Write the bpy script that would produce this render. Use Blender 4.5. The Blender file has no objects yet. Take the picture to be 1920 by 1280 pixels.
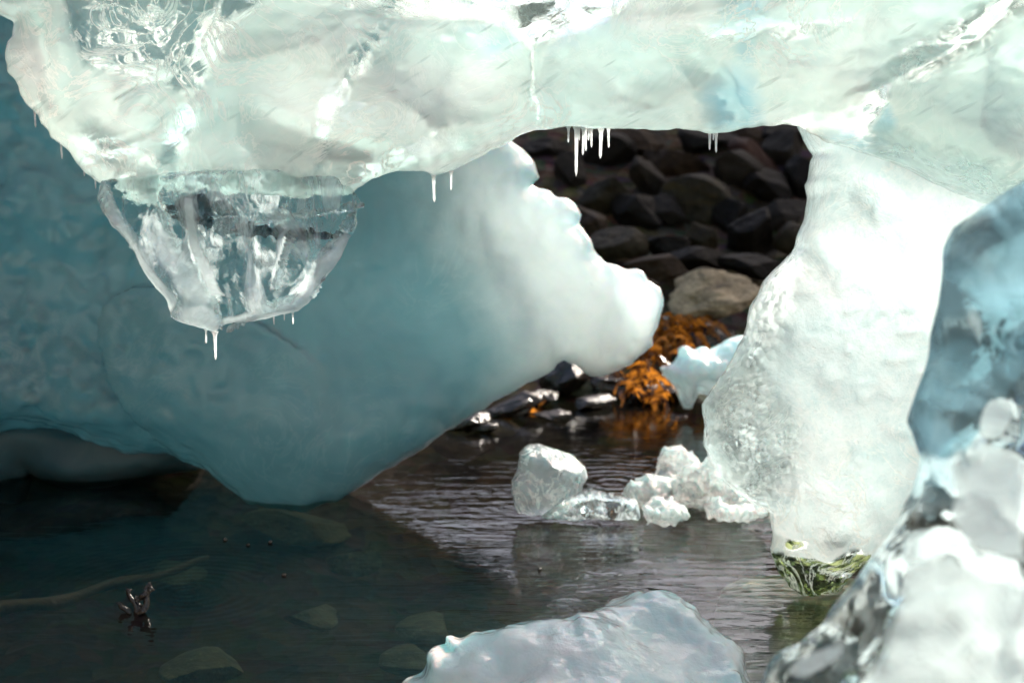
import bpy, math, random
import numpy as np
from mathutils import Vector

# ------------------------------------------------------------------ camera, sky, sun, exposure
SC = bpy.context.scene
COL = SC.collection
FPX, CH, PITCH = 3200.0, 0.9, math.radians(10)      # focal length in photo pixels, eye height, tilt
SUN_AZ, SUN_EL = math.radians(40), math.radians(37)  # behind the ice, to the right
cam = bpy.data.cameras.new('camera'); camo = bpy.data.objects.new('camera', cam); COL.objects.link(camo)
camo.location = (0, 0, CH); camo.rotation_euler = (math.pi/2 - PITCH, 0, 0)
cam.sensor_width = 36; cam.lens = 36*FPX/1920; cam.clip_start = 0.05; cam.clip_end = 2000
cam.dof.use_dof = True; cam.dof.focus_distance = 2.52; cam.dof.aperture_fstop = cam.lens/1000/0.0125
SC.camera = camo
W = bpy.data.worlds.new('World'); SC.world = W; W.use_nodes = True
wn = W.node_tree.nodes; wl = W.node_tree.links
sky = wn.new('ShaderNodeTexSky'); sky.sky_type = 'NISHITA'; sky.sun_disc = False
sky.sun_elevation = SUN_EL; sky.sun_rotation = SUN_AZ; sky.dust_density = 4.0; sky.air_density = 0.8; sky.ozone_density = 0.6
wn['Background'].inputs['Strength'].default_value = 0.085
wl.new(sky.outputs[0], wn['Background'].inputs['Color'])
sd = bpy.data.lights.new('sun', 'SUN'); sd.energy = 5.0; sd.angle = math.radians(0.5); sd.color = (1, 0.92, 0.81)
so = bpy.data.objects.new('sun', sd); COL.objects.link(so)
SDIR = Vector((math.sin(SUN_AZ)*math.cos(SUN_EL), math.cos(SUN_AZ)*math.cos(SUN_EL), math.sin(SUN_EL)))
so.rotation_euler = SDIR.to_track_quat('Z', 'Y').to_euler(); so.location = SDIR*8
SC.view_settings.view_transform = 'Standard'; SC.view_settings.look = 'None'
SC.view_settings.exposure = 1.7; SC.view_settings.gamma = 1
SC.render.engine = 'CYCLES'
cy = SC.cycles
cy.use_denoising = True; cy.max_bounces = 14; cy.transmission_bounces = 12; cy.transparent_max_bounces = 12
cy.diffuse_bounces = 4; cy.glossy_bounces = 5; cy.sample_clamp_indirect = 6; cy.caustics_reflective = False
cy.blur_glossy = 0.5

# ------------------------------------------------------------------ pixel -> place
FW = np.array([0, math.cos(PITCH), -math.sin(PITCH)]); UP = np.array([0, math.sin(PITCH), math.cos(PITCH)])
RT = np.array([1.0, 0, 0]); EYE = np.array([0, 0, CH])
def P(x, y, d):
    return EYE + d*(FW + RT*(x-960)/FPX - UP*(y-640)/FPX)
def G(x, y, z=0.0):
    r = FW + RT*(x-960)/FPX - UP*(y-640)/FPX
    return EYE + r*((z-CH)/r[2])
def GD(x, y, z=0.0):
    return float((G(x, y, z)-EYE) @ FW)

# ------------------------------------------------------------------ noise and implicit surfaces
_R = np.random.RandomState(7); _LAT = _R.rand(64, 64, 64).astype(np.float32)*2-1
def vnoise(x, y, z):
    xi = np.floor(x).astype(np.int32); yi = np.floor(y).astype(np.int32); zi = np.floor(z).astype(np.int32)
    fx = x-xi; fy = y-yi; fz = z-zi
    fx = fx*fx*(3-2*fx); fy = fy*fy*(3-2*fy); fz = fz*fz*(3-2*fz)
    xi &= 63; yi &= 63; zi &= 63; x1 = (xi+1) & 63; y1 = (yi+1) & 63; z1 = (zi+1) & 63
    L = _LAT
    a = L[xi, yi, zi]*(1-fx)+L[x1, yi, zi]*fx; b = L[xi, y1, zi]*(1-fx)+L[x1, y1, zi]*fx
    c = L[xi, yi, z1]*(1-fx)+L[x1, yi, z1]*fx; d = L[xi, y1, z1]*(1-fx)+L[x1, y1, z1]*fx
    return (a*(1-fy)+b*fy)*(1-fz)+(c*(1-fy)+d*fy)*fz
def fbm(x, y, z, sc, oc=3, seed=0.0, ridge=False):
    r = 0; amp = 1.0; f = sc; tot = 0
    for o in range(oc):
        n = vnoise(x*f+seed+o*17.3, y*f+seed*1.7+o*5.1, z*f+seed*0.3+o*9.7)
        if ridge: n = 1-2*np.abs(n)
        r = r+amp*n; tot += amp; amp *= 0.5; f *= 2.03
    return r/tot

def surface_nets(F, o, h):
    S = F < 0
    nx, ny, nz = F.shape
    c = np.zeros((nx-1, ny-1, nz-1), np.int8)
    for i in (0, 1):
        for j in (0, 1):
            for k in (0, 1):
                c += S[i:nx-1+i, j:ny-1+j, k:nz-1+k]
    act = (c > 0) & (c < 8)
    idx = np.argwhere(act); n = len(idx)
    vid = np.full(act.shape, -1, np.int64); vid[act] = np.arange(n)
    acc = np.zeros((n, 3)); cnt = np.zeros(n)
    co = [(i, j, k) for i in (0, 1) for j in (0, 1) for k in (0, 1)]
    I, J, K = idx.T
    for a in co:
        for ax in range(3):
            if a[ax]: continue
            b = list(a); b[ax] = 1
            fa = F[I+a[0], J+a[1], K+a[2]]; fb = F[I+b[0], J+b[1], K+b[2]]
            m = (fa < 0) != (fb < 0)
            t = fa[m]/(fa[m]-fb[m])
            p = np.tile(np.array(a, float), (m.sum(), 1)); p[:, ax] += t
            acc[m] += p; cnt[m] += 1
    v = idx+acc/cnt[:, None]
    quads = []
    for ax in range(3):
        sl0 = [slice(1, -1)]*3; sl1 = [slice(1, -1)]*3
        sl0[ax] = slice(0, -1); sl1[ax] = slice(1, None)
        A = S[tuple(sl0)]; B = S[tuple(sl1)]
        e = np.argwhere(A != B)
        if not len(e): continue
        flip = A[tuple(e.T)]
        e = e+1; e[:, ax] -= 1
        b, c2 = [(1, 2), (2, 0), (0, 1)][ax]
        def cell(db, dc):
            q = e.copy(); q[:, b] += db; q[:, c2] += dc
            return vid[tuple(q.T)]
        q = np.stack([cell(-1, -1), cell(0, -1), cell(0, 0), cell(-1, 0)], 1)
        q[~flip] = q[~flip][:, ::-1]
        quads.append(q)
    q = np.concatenate(quads)
    q = q[(q >= 0).all(1)]
    return v*h+np.array(o), q

def poly_sdf(U, V, pts):                      # signed distance, negative inside
    d = np.full(U.shape, 1e9); ins = np.zeros(U.shape, bool)
    n = len(pts)
    for i in range(n):
        ax, ay = pts[i]; bx, by = pts[(i+1) % n]
        ex, ey = bx-ax, by-ay
        t = np.clip(((U-ax)*ex+(V-ay)*ey)/(ex*ex+ey*ey+1e-12), 0, 1)
        d = np.minimum(d, (U-ax-t*ex)**2+(V-ay-t*ey)**2)
        cond = ((ay > V) != (by > V)) & (U < ex*(V-ay)/(ey if abs(ey) > 1e-12 else 1e-12)+ax)
        ins ^= cond
    d = np.sqrt(d)
    return np.where(ins, -d, d)
def field(pts, X, Y, p=2.5):
    num = 0; den = 0
    for (x, y, v) in pts:
        w = 1/(((X-x)**2+(Y-y)**2)/1e4+0.05)**p
        num = num+w*v; den = den+w
    return num/den

def slab_mesh(outline, D, h, R, T, WC=((0, 0, 0),), noise=(), cups=(), wob=0.0, wobf=30, fp=2.5):
    """Solid body: its silhouette (photo pixels) at depth D, rounded over R metres at the rim,
    half thickness T(x,y) and mid surface WC(x,y) given by control points; 3D noise and melt cups shape it."""
    k = D/FPX
    pts = [((x-960)*k, (640-y)*k) for x, y in outline]
    xs = [p[0] for p in pts]; ys = [p[1] for p in pts]
    Tm = max(t[2] for t in T); w0 = min(c[2] for c in WC)-Tm-0.04; w1 = max(c[2] for c in WC)+Tm+0.04
    m = 0.03+2*h
    U = np.arange(min(xs)-m, max(xs)+m, h); V = np.arange(min(ys)-m, max(ys)+m, h); Wv = np.arange(w0, w1+h, h)
    UU, VV = np.meshgrid(U, V, indexing='ij')
    PX = UU/k+960; PY = 640-VV/k
    if wob:
        a = wob*fbm(UU, VV, UU*0, wobf, 3, 3.1); b = wob*fbm(UU, VV, UU*0, wobf, 3, 8.9)
        s = poly_sdf(UU+a, VV+b, pts)
    else: s = poly_sdf(UU, VV, pts)
    TT = field(T, PX, PY, fp); WW = field(WC, PX, PY, fp)
    dents = np.zeros_like(UU)
    for (cx, cyy, rx, ry, rot, dep) in cups:
        dx = (PX-cx); dy = (PY-cyy); c_, s_ = math.cos(math.radians(rot)), math.sin(math.radians(rot))
        q = ((dx*c_-dy*s_)/rx)**2+((dx*s_+dy*c_)/ry)**2
        g = dep*np.clip(1-q, 0, 1)**(1.0)
        dents = np.where(np.abs(g) > np.abs(dents), g, dents)
    a = np.maximum(R+s, 0)/R
    w3 = Wv[None, None, :]-WW[:, :, None]
    w3 = np.where(w3 > 0, w3+np.minimum(dents, TT*0.8)[:, :, None], w3)
    b = np.abs(w3)/TT[:, :, None]
    F = (np.sqrt(a[:, :, None]**2+b**2)-1)*np.minimum(TT, R*1.5)[:, :, None]
    near = np.abs(F) < 0.09
    i, j, l = np.nonzero(near)
    x = U[i]; y = V[j]; z = Wv[l]+D
    for (amp, sc, oc, seed, kind, *st) in noise:
        sx, sy, sz = st[0] if st else (1, 1, 1)
        F[i, j, l] += amp*fbm(x*sx, y*sy, z*sz, sc, oc, seed, kind == 'r')
    F[[0, -1]] = 1; F[:, [0, -1]] = 1; F[:, :, [0, -1]] = 1
    v, q = surface_nets(F.astype(np.float64), (U[0], V[0], Wv[0]), h)
    world = EYE+(v[:, :1])*RT+v[:, 1:2]*UP+(D-v[:, 2:3])*FW
    return world, q

# ------------------------------------------------------------------ objects
def link(name, verts, faces, mat, parent=None, origin=None, smooth=True, attrs=None):
    verts = np.asarray(verts, float)
    if parent is not None: org = np.array(parent.matrix_world.translation if parent.parent is None else parent['_o'])
    elif origin is not None: org = np.array(origin)
    else: org = np.array([verts[:, 0].mean(), verts[:, 1].mean(), verts[:, 2].min()])
    me = bpy.data.meshes.new(name)
    if isinstance(faces, np.ndarray) and faces.ndim == 2:
        nv = faces.shape[1]
        me.vertices.add(len(verts)); me.vertices.foreach_set('co', (verts-org).astype(np.float32).ravel())
        me.loops.add(faces.size); me.loops.foreach_set('vertex_index', faces.astype(np.int32).ravel())
        me.polygons.add(len(faces)); me.polygons.foreach_set('loop_start', np.arange(0, faces.size, nv, dtype=np.int32))
    else:
        me.from_pydata((verts-org).tolist(), [], faces)
    me.update(calc_edges=True); me.validate()
    me.polygons.foreach_set('use_smooth', [smooth]*len(me.polygons))
    me.materials.append(mat)
    for an, av in (attrs or {}).items():
        me.attributes.new(an, 'FLOAT', 'POINT').data.foreach_set('value', np.ascontiguousarray(av, dtype=np.float32))
    o = bpy.data.objects.new(name, me); COL.objects.link(o)
    if parent is not None: o.parent = parent
    else: o.location = Vector(org)
    return o
def tag(o, label, cat=None, group=None, kind=None):
    if label: o['label'] = label
    if cat: o['category'] = cat
    if group: o['group'] = group
    if kind: o['kind'] = kind
    return o
def empty(name, loc, label, cat, group=None):
    o = bpy.data.objects.new(name, None); COL.objects.link(o); o.location = Vector(loc); o.empty_display_size = 0.05
    bpy.context.view_layer.update()
    return tag(o, label, cat, group)

def pix(v):
    r = v-EYE; d = r@FW
    return 960+FPX*(r@RT)/d, 640-FPX*(r@UP)/d
def zones(v, polys, dis=14, seed=1.0):
    """amount 0..1 per vertex of clear, blue or frosted ice, or of light painted into it, from outlines with soft uneven rims"""
    X, Y = pix(v); out = np.zeros(len(v))
    dx = dis*fbm(v[:, 0], v[:, 1], v[:, 2], 14, 4, seed); dy = dis*fbm(v[:, 0], v[:, 1], v[:, 2], 14, 4, seed+4)
    for pts, soft, amt in polys:
        if len(pts) == 1:
            (x, y, rx, ry, rot), = pts; a = math.radians(rot); ex, ey = X+dx-x, Y+dy-y
            q = np.sqrt(((ex*math.cos(a)-ey*math.sin(a))/rx)**2+((ex*math.sin(a)+ey*math.cos(a))/ry)**2)
            s_ = (q-1)*min(rx, ry)
        else: s_ = poly_sdf(X+dx, Y+dy, pts)
        t = np.clip(0.5-s_/soft, 0, 1)*amt
        out = np.where(np.abs(t) > np.abs(out), t, out)
    return out

# ------------------------------------------------------------------ materials
class M:
    def __init__(s, name):
        s.m = bpy.data.materials.new(name); s.m.use_nodes = True; s.n = s.m.node_tree.nodes; s.l = s.m.node_tree.links
        s.n.clear(); s.out = s.n.new('ShaderNodeOutputMaterial'); s.co = s.n.new('ShaderNodeTexCoord').outputs['Object']
    def node(s, t, **k):
        n = s.n.new(t)
        for a, v in k.items():
            if a.startswith('i_'):
                key = a[2:].replace('_', ' ')
                s.put(n.inputs[int(key)] if key.isdigit() else n.inputs[key], v)
            else: setattr(n, a, v)
        return n
    def put(s, sock, v):
        if isinstance(v, bpy.types.NodeSocket): s.l.new(v, sock)
        else:
            if hasattr(sock.default_value, '__len__') and len(sock.default_value) == 4 and len(v) == 3: v = (*v, 1)
            sock.default_value = v
    def attr(s, name):
        return s.node('ShaderNodeAttribute', attribute_name=name).outputs['Fac']
    def map(s, scale=(1, 1, 1), rot=(0, 0, 0), loc=(0, 0, 0)):
        return s.node('ShaderNodeMapping', i_Vector=s.co, i_Scale=scale, i_Rotation=[math.radians(r) for r in rot], i_Location=loc).outputs[0]
    def dirmap(s, scale, rot):
        r = s.map((1, 1, 1), rot); return s.node('ShaderNodeMapping', i_Vector=r, i_Scale=scale).outputs[0]
    def noise(s, scale, detail=4, rough=0.5, vec=None, dist=0.0, kind='FBM'):
        n = s.node('ShaderNodeTexNoise', i_Scale=scale, i_Detail=detail, i_Roughness=rough, i_Distortion=dist, i_Vector=vec or s.co)
        return n.outputs[0]
    def vor(s, scale, vec=None, feature='F1', out=0, rnd=1.0):
        n = s.node('ShaderNodeTexVoronoi', feature=feature, i_Scale=scale, i_Vector=vec or s.co, i_Randomness=rnd)
        return n.outputs[out]
    def ramp(s, fac, stops, interp='LINEAR'):
        n = s.node('ShaderNodeValToRGB', i_Fac=fac); e = n.color_ramp.elements; n.color_ramp.interpolation = interp
        while len(e) < len(stops): e.new(0.5)
        for x, (p, c) in zip(e, stops):
            x.position = p; x.color = (c, c, c, 1) if isinstance(c, (int, float)) else (*c, 1)
        return n.outputs[0]
    def mix(s, f, a, b, blend='MIX'):
        n = s.node('ShaderNodeMix', data_type='RGBA', blend_type=blend)
        s.put(n.inputs[0], f); s.put(n.inputs[6], a); s.put(n.inputs[7], b); return n.outputs[2]
    def math(s, op, a, b=0.0, c=0.0):
        n = s.node('ShaderNodeMath', operation=op); s.put(n.inputs[0], a); s.put(n.inputs[1], b); s.put(n.inputs[2], c); return n.outputs[0]
    def bump(s, h, strength=0.5, dist=0.01, nrm=None):
        n = s.node('ShaderNodeBump', i_Height=h, i_Strength=strength, i_Distance=dist)
        if nrm: s.put(n.inputs['Normal'], nrm)
        return n.outputs[0]
    def prin(s, **k):
        n = s.n.new('ShaderNodeBsdfPrincipled')
        for a, v in k.items(): s.put(n.inputs[a.replace('_', ' ')], v)
        return n
    def mixs(s, f, a, b):
        n = s.n.new('ShaderNodeMixShader'); s.put(n.inputs[0], f); s.l.new(a, n.inputs[1]); s.l.new(b, n.inputs[2]); return n.outputs[0]
    def end(s, sh): s.l.new(sh, s.out.inputs[0]); return s.m

def mat_ice(name, ca, cb, sss=0.05, rad=(0.35, 0.9, 1.0), rough=0.25, bscale=12, bstr=0.35, fine=0.2, clear=0.0, attrs=False,
            slits=0.0, streak=0.0, trans=0.0, aniso=0.0, absorb=None, speck=0.0, csc=5, bluec=(0.30, 0.68, 0.84), frost_glowc=(0.93, 0.94, 0.92), veil=0.0, bub=0.0, grain=0.0):
    m = M(name)
    n1 = m.noise(csc, 6, 0.6, dist=0.8)
    col = m.mix(m.ramp(n1, [(0.38, 0), (0.62, 1)]), ca, cb)
    h = m.noise(bscale, 5, 0.5, dist=0.3)
    fn = m.noise(bscale*6, 4, 0.6)
    h = m.math('ADD', h, m.math('MULTIPLY', fn, fine))
    f = clear
    if streak:
        st = m.noise(1.0, 6, 0.6, vec=m.dirmap((4, 6, 38), (0, 38, 0)), dist=0.8)
        col = m.mix(m.math('MULTIPLY', m.ramp(st, [(0.5, 0), (0.72, 1)]), streak), col, (0.60, 0.74, 0.72))
        h = m.math('ADD', h, m.math('MULTIPLY', st, 0.15))
    if attrs:
        na = m.noise(csc*5, 5, 0.6, dist=0.5)
        sharp = lambda a, k: m.ramp(m.math('ADD', m.attr(a), m.math('MULTIPLY_ADD', na, k, -k/2)), [(0.15, 0), (0.85, 1)])
        col = m.mix(sharp('blue', 0.7), col, bluec)
        col = m.mix(sharp('frost_glow', 0.3), col, frost_glowc)
        cl = sharp('clear', 0.9)
        f = m.math('MULTIPLY_ADD', cl, 0.9-clear, clear)
        green_refr = m.ramp(m.attr('green_refr'), [(0.3, 0), (0.7, 1)]); f = m.math('MAXIMUM', f, m.math('MULTIPLY', green_refr, 0.97))
        green_refr_n = m.ramp(m.noise(35, 4, 0.6), [(0.4, 0), (0.6, 1)])
        col = m.mix(m.math('MULTIPLY', cl, 0.5), col, (0.55, 0.72, 0.70))  # clear ice tinted sage, its darker refracted views put into the colour
    if veil:                                   # thin white fracture veils inside the ice
        vv = m.noise(9, 7, 0.62, dist=2.2); r = m.ramp(m.math('ABSOLUTE', m.math('SUBTRACT', vv, 0.5)), [(0.0, 1), (0.035, 0)])
        vg = m.ramp(m.noise(4, 3, 0.5, vec=m.map(loc=(3, 1, 2))), [(0.42, 0), (0.6, 1)])
        vf = m.math('MULTIPLY', m.math('MULTIPLY', r, vg), veil)
        col = m.mix(vf, col, (0.98, 0.97, 0.93))
        f = m.math('MULTIPLY', f, m.math('SUBTRACT', 1.0, vf)) if attrs or clear else f
        h = m.math('ADD', h, m.math('MULTIPLY', vf, 0.1))
    if slits:
        sv = m.dirmap((13, 3, 85), (0, 32, 0)); wv = m.node('ShaderNodeTexNoise', i_Scale=6.0, i_Detail=2.0, i_Vector=m.co).outputs[1]; sv = m.mix(0.35, sv, m.node('ShaderNodeVectorMath', operation='MULTIPLY_ADD', i_0=wv, i_1=(2.5, 2.5, 6), i_2=sv).outputs[0])
        v = m.vor(1.0, sv, out=0)
        gate = m.ramp(m.vor(1.0, sv, out=1), [(0.5, 0), (1.0, 1)])
        sl = m.math('MULTIPLY', m.ramp(m.math('ADD', v, m.math('MULTIPLY', m.noise(3.5, 3, 0.6), 0.5)), [(0.40, 1), (0.52, 0)]), gate)
        col = m.mix(m.math('MULTIPLY', sl, slits), col, (0.20, 0.34, 0.34))
        h = m.math('SUBTRACT', h, m.math('MULTIPLY', sl, 0.15))
    if speck:
        wv_ = m.mix(0.012, m.co, m.node('ShaderNodeTexNoise', i_Scale=60.0, i_Vector=m.co).outputs[1], 'ADD'); vs_ = m.vor(95, vec=wv_, out=0); gt = m.ramp(m.vor(95, vec=wv_, out=1), [(0.72, 0), (1.0, 1)])
        sp = m.math('MULTIPLY', m.ramp(vs_, [(0.15, 1), (0.35, 0)]), gt)
        h = m.math('ADD', h, m.math('MULTIPLY', sp, speck))
        col = m.mix(sp, col, (1, 1, 0.98))
    if grain: col = m.mix(1.0, col, m.ramp(m.vor(110, out=1), [(0.0, (0.92, 0.96, 0.96)), (0.6, 1)]), 'MULTIPLY'); col = m.mix(1.0, col, m.ramp(m.noise(38, 6, 0.7), [(0.36, (0.88, 0.93, 0.94)), (0.52, 1)]), 'MULTIPLY'); h = m.math('ADD', h, m.math('MULTIPLY', m.noise(170, 4, 0.7), grain))
    if bub:
        bb = m.vor(60, out=0); h = m.math('ADD', h, m.math('MULTIPLY', m.math('MULTIPLY', bb, m.attr('clear')), bub))
    nr = m.bump(h, bstr, 0.03)
    p = m.prin(Base_Color=col, Roughness=rough, IOR=1.31, Subsurface_Weight=1.0, Subsurface_Radius=rad, Subsurface_Scale=sss, Normal=nr)
    p.subsurface_method = 'RANDOM_WALK'; p.inputs['Subsurface Anisotropy'].default_value = aniso
    sh = p.outputs[0]
    if trans:
        sh = m.mixs(trans, sh, m.node('ShaderNodeBsdfTranslucent', i_Color=col, i_Normal=nr).outputs[0])
        gl = m.node('ShaderNodeBsdfGlossy', i_Color=(1, 1, 1), i_Roughness=rough*0.6, i_Normal=nr).outputs[0]
        sh = m.mixs(m.node('ShaderNodeFresnel', i_IOR=1.31, i_Normal=nr).outputs[0], sh, gl)
    if absorb:
        va = m.node('ShaderNodeVolumeAbsorption', i_Color=absorb[0], i_Density=absorb[1]); m.l.new(va.outputs[0], m.out.inputs['Volume'])
    if attrs or clear:
        gc = m.mix(green_refr, (0.97, 0.995, 0.995), m.mix(green_refr_n, (0.10, 0.13, 0.05), (0.42, 0.46, 0.22))) if attrs else (0.97, 0.995, 0.995)  # dark green refraction painted as a glass tint
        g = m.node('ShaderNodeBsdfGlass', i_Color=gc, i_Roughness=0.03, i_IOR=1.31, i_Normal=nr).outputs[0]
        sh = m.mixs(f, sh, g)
    return m.end(sh)

def mat_clear(name, attrs=False, tint=(0.93, 0.98, 0.98), milk=0.25, bscale=14, bstr=0.4, rough=0.02, vein=(10, 4, 3), milkc=(0.8, 0.88, 0.9), lo=0.52, hi=0.72):
    m = M(name)
    h = m.noise(bscale, 5, 0.55, dist=0.6)
    h2 = m.noise(bscale*4, 3, 0.5, vec=m.map((1, 1, 0.35)))
    hh = m.math('ADD', h, m.math('MULTIPLY', h2, 0.2))
    nr = m.bump(hh, bstr, 0.03)
    g = m.node('ShaderNodeBsdfGlass', i_Color=tint, i_Roughness=rough, i_IOR=1.31, i_Normal=nr).outputs[0]
    p = m.prin(Base_Color=milkc, Roughness=0.2, IOR=1.31, Subsurface_Weight=1.0, Subsurface_Radius=(0.6, 0.9, 1), Subsurface_Scale=0.02, Normal=nr).outputs[0]
    v = m.noise(1.0, 6, 0.65, vec=m.map(vein, (0, 20, 0)), dist=1.2)
    f = m.math('MULTIPLY', m.ramp(v, [(lo, 0), (hi, 1)]), milk)
    if attrs:
        na = m.noise(14, 5, 0.6, dist=0.6)
        sharp = lambda a: m.ramp(m.math('ADD', m.attr(a), m.math('MULTIPLY_ADD', na, 0.8, -0.4)), [(0.3, 0), (0.7, 1)])
        g2 = m.node('ShaderNodeBsdfGlass', i_Color=(0.52, 0.67, 0.72), i_Roughness=0.10, i_IOR=1.31, i_Normal=nr).outputs[0]
        g2 = m.mixs(m.ramp(m.noise(6, 4, 0.6, dist=1.0), [(0.42, 0.08), (0.58, 0.62)]), g2, m.node('ShaderNodeBsdfTranslucent', i_Color=m.mix(m.noise(5, 4), (0.08, 0.22, 0.30), (0.34, 0.44, 0.48)), i_Normal=nr).outputs[0])
        g = m.mixs(sharp('blue'), g, g2)
        f = m.math('MAXIMUM', f, m.math('MULTIPLY', sharp('frost_glow'), 0.9))
    tl = m.node('ShaderNodeBsdfTranslucent', i_Color=milkc, i_Normal=nr).outputs[0]
    p = m.mixs(0.6, p, tl)
    return m.end(m.mixs(f, g, p))

def mat_rock(name, c1, c2, rough=0.6, stripe_crevice=None):
    m = M(name)
    n = m.noise(14, 6, 0.65); col = m.mix(m.ramp(n, [(0.35, 0), (0.65, 1)]), c1, c2)
    sp = m.noise(90, 3, 0.7); col = m.mix(m.ramp(sp, [(0.55, 0), (0.75, 0.5)]), col, tuple(min(1, c*2.2) for c in c2))
    if stripe_crevice:
        s = m.noise(1.0, 4, 0.6, vec=m.map((5, 5, 22), (20, 15, 0))); col = m.mix(m.ramp(s, [(0.5, 0), (0.62, 0.8)]), col, stripe_crevice)
    nr = m.bump(m.math('ADD', n, m.math('MULTIPLY', sp, 0.3)), 0.6, 0.02)
    return m.end(m.prin(Base_Color=col, Roughness=rough, Normal=nr, Specular_IOR_Level=0.5 if rough < 0.4 else 0.12).outputs[0])

ARCH_ICE = mat_ice('arch_ice', (0.89, 0.95, 0.91), (0.75, 0.91, 0.88), sss=0.22, rough=0.10, bscale=5, bstr=0.22, fine=0.08, slits=0.5, streak=0.4, csc=3.5,
                   trans=0.66, absorb=((0.78, 0.93, 0.89), 0.8), attrs=True, clear=0.18, veil=1.0, bluec=(0.42, 0.72, 0.82))
PILLAR_ICE = mat_ice('pillar_ice', (0.93, 0.96, 0.96), (0.78, 0.92, 0.93), sss=0.12, rough=0.08, bscale=11, bstr=0.3, fine=0.22, speck=0.32, grain=0.20, trans=0.87,
                     absorb=((0.8, 0.95, 0.95), 0.4), attrs=True, clear=0.14, veil=0.9, bub=1.8)
BERG_ICE = mat_ice('blue_ice', (0.28, 0.47, 0.52), (0.36, 0.55, 0.59), trans=0.72, absorb=((0.54, 0.71, 0.74), 5.2), sss=0.10, rad=(0.25, 0.75, 1.0), rough=0.35,
                   bscale=5, bstr=0.2, fine=0.12, csc=3, attrs=True, veil=0.12, frost_glowc=(0.90, 0.90, 0.88))
SHADED_ICE = mat_ice('shaded_blue_ice', (0.04, 0.10, 0.125), (0.07, 0.13, 0.15), sss=0.03, rough=0.5, bscale=5)  # berg ice darkened, the underside's shade put into its colour
SNOW_ICE = mat_ice('white_ice', (0.90, 0.98, 0.98), (0.72, 0.93, 0.95), sss=0.05, rough=0.2, bscale=14, bstr=0.3, fine=0.14, trans=0.45)
CHUNK_ICE = mat_ice('chunk_ice', (0.62, 0.70, 0.72), (0.44, 0.54, 0.56), sss=0.03, rough=0.12, clear=0.62, bscale=25, bstr=0.5, veil=0.8, trans=0.3)
SLUSH_ICE = mat_ice('slush_ice', (0.90, 0.90, 0.88), (0.70, 0.76, 0.76), sss=0.04, rough=0.12, clear=0.35, bscale=20, bstr=0.5, fine=0.4, veil=0.8, trans=0.5)
CLEAR_ICE = mat_clear('clear_ice', milk=0.75, vein=(14, 5, 5), lo=0.47, hi=0.62, attrs=True)
FRONT_ICE = mat_clear('front_clear_ice', attrs=True, tint=(0.80, 0.89, 0.92), milk=0.12, bscale=8, bstr=0.5, vein=(9, 5, 4), milkc=(0.74, 0.80, 0.80), lo=0.5, hi=0.6)
ICICLE = mat_clear('icicle_ice', milk=1.0, lo=0.1, hi=0.3, bscale=60, milkc=(0.97, 0.97, 0.97))

# ------------------------------------------------------------------ setting: sea bed and shore, water
def terrain_z(x, y):
    z = np.interp(y, [-40, 0, 2.2, 3.2, 4.0, 4.35, 4.7, 6.4, 7.0, 9, 60, 400], [-1.5, -0.5, -0.22, -0.16, -0.06, 0.02, 0.08, 0.66, 1.15, 1.5, 1.2, 0.5])
    st = lambda t: np.clip(t, 0, 1)**2*(3-2*np.clip(t, 0, 1))
    z = z+2.3*st((x-1.75)/0.5)*st((y-7.5)/0.35)          # unseen crag added off to the right to keep sun off the boulders
    z = z+4.5*st((-y-0.5)/5)+5.0*st((-x-1.9)/2.5)*st((4.5-y)/2)        # unseen slopes added behind and left of the camera to cut skylight
    return z
ys = np.concatenate([np.linspace(-60, 0.5, 30), np.linspace(0.6, 7.5, 230), np.linspace(7.7, 12, 20), np.geomspace(12.5, 900, 24)])
xs = np.concatenate([-np.geomspace(900, 3.4, 26), np.linspace(-3.3, 3.3, 240), np.geomspace(3.4, 900, 26)])
X, Y = np.meshgrid(xs, ys, indexing='ij')
Z = terrain_z(X, Y)
near = (np.abs(X) < 6) & (Y > 0) & (Y < 12)
Z = Z+near*(0.035*fbm(X, Y, X*0, 5, 4, 2.0)+0.02*fbm(X, Y, X*0, 16, 3, 6.0))
nx_, ny_ = X.shape
ii = (np.arange(nx_-1)[:, None]*ny_+np.arange(ny_-1)[None, :]).ravel()
gq = np.stack([ii, ii+ny_, ii+ny_+1, ii+1], 1)
m = M('shore_ground')
n = m.noise(9, 6, 0.7); n2 = m.vor(22, out=1)
col = m.mix(m.ramp(n, [(0.35, 0), (0.65, 1)]), (0.024, 0.017, 0.011), (0.090, 0.062, 0.034)); col = m.mix(0.35, col, m.mix(1, n2, (0.09, 0.08, 0.06), 'MULTIPLY'))
gx = m.node('ShaderNodeSeparateXYZ', i_0=m.co).outputs[1]
col = m.mix(m.ramp(m.math('MULTIPLY_ADD', gx, -0.5, -0.25), [(0.0, 0), (1.0, 1)]), col, m.mix(n, (0.22, 0.22, 0.21), (0.42, 0.42, 0.40)))   # unseen slope behind the camera, paled to bounce fill light
GROUND = m.end(m.prin(Base_Color=col, Roughness=0.8, Specular_IOR_Level=0.1, Normal=m.bump(m.math('ADD', n, m.vor(22, out=0)), 0.8, 0.03)).outputs[0])
g = link('shore_ground', np.stack([X.ravel(), Y.ravel(), Z.ravel()], 1), gq, GROUND, origin=(0, 0, 0))
tag(g, 'dark stony shore and sea bed under the boulders', kind='structure')

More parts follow.
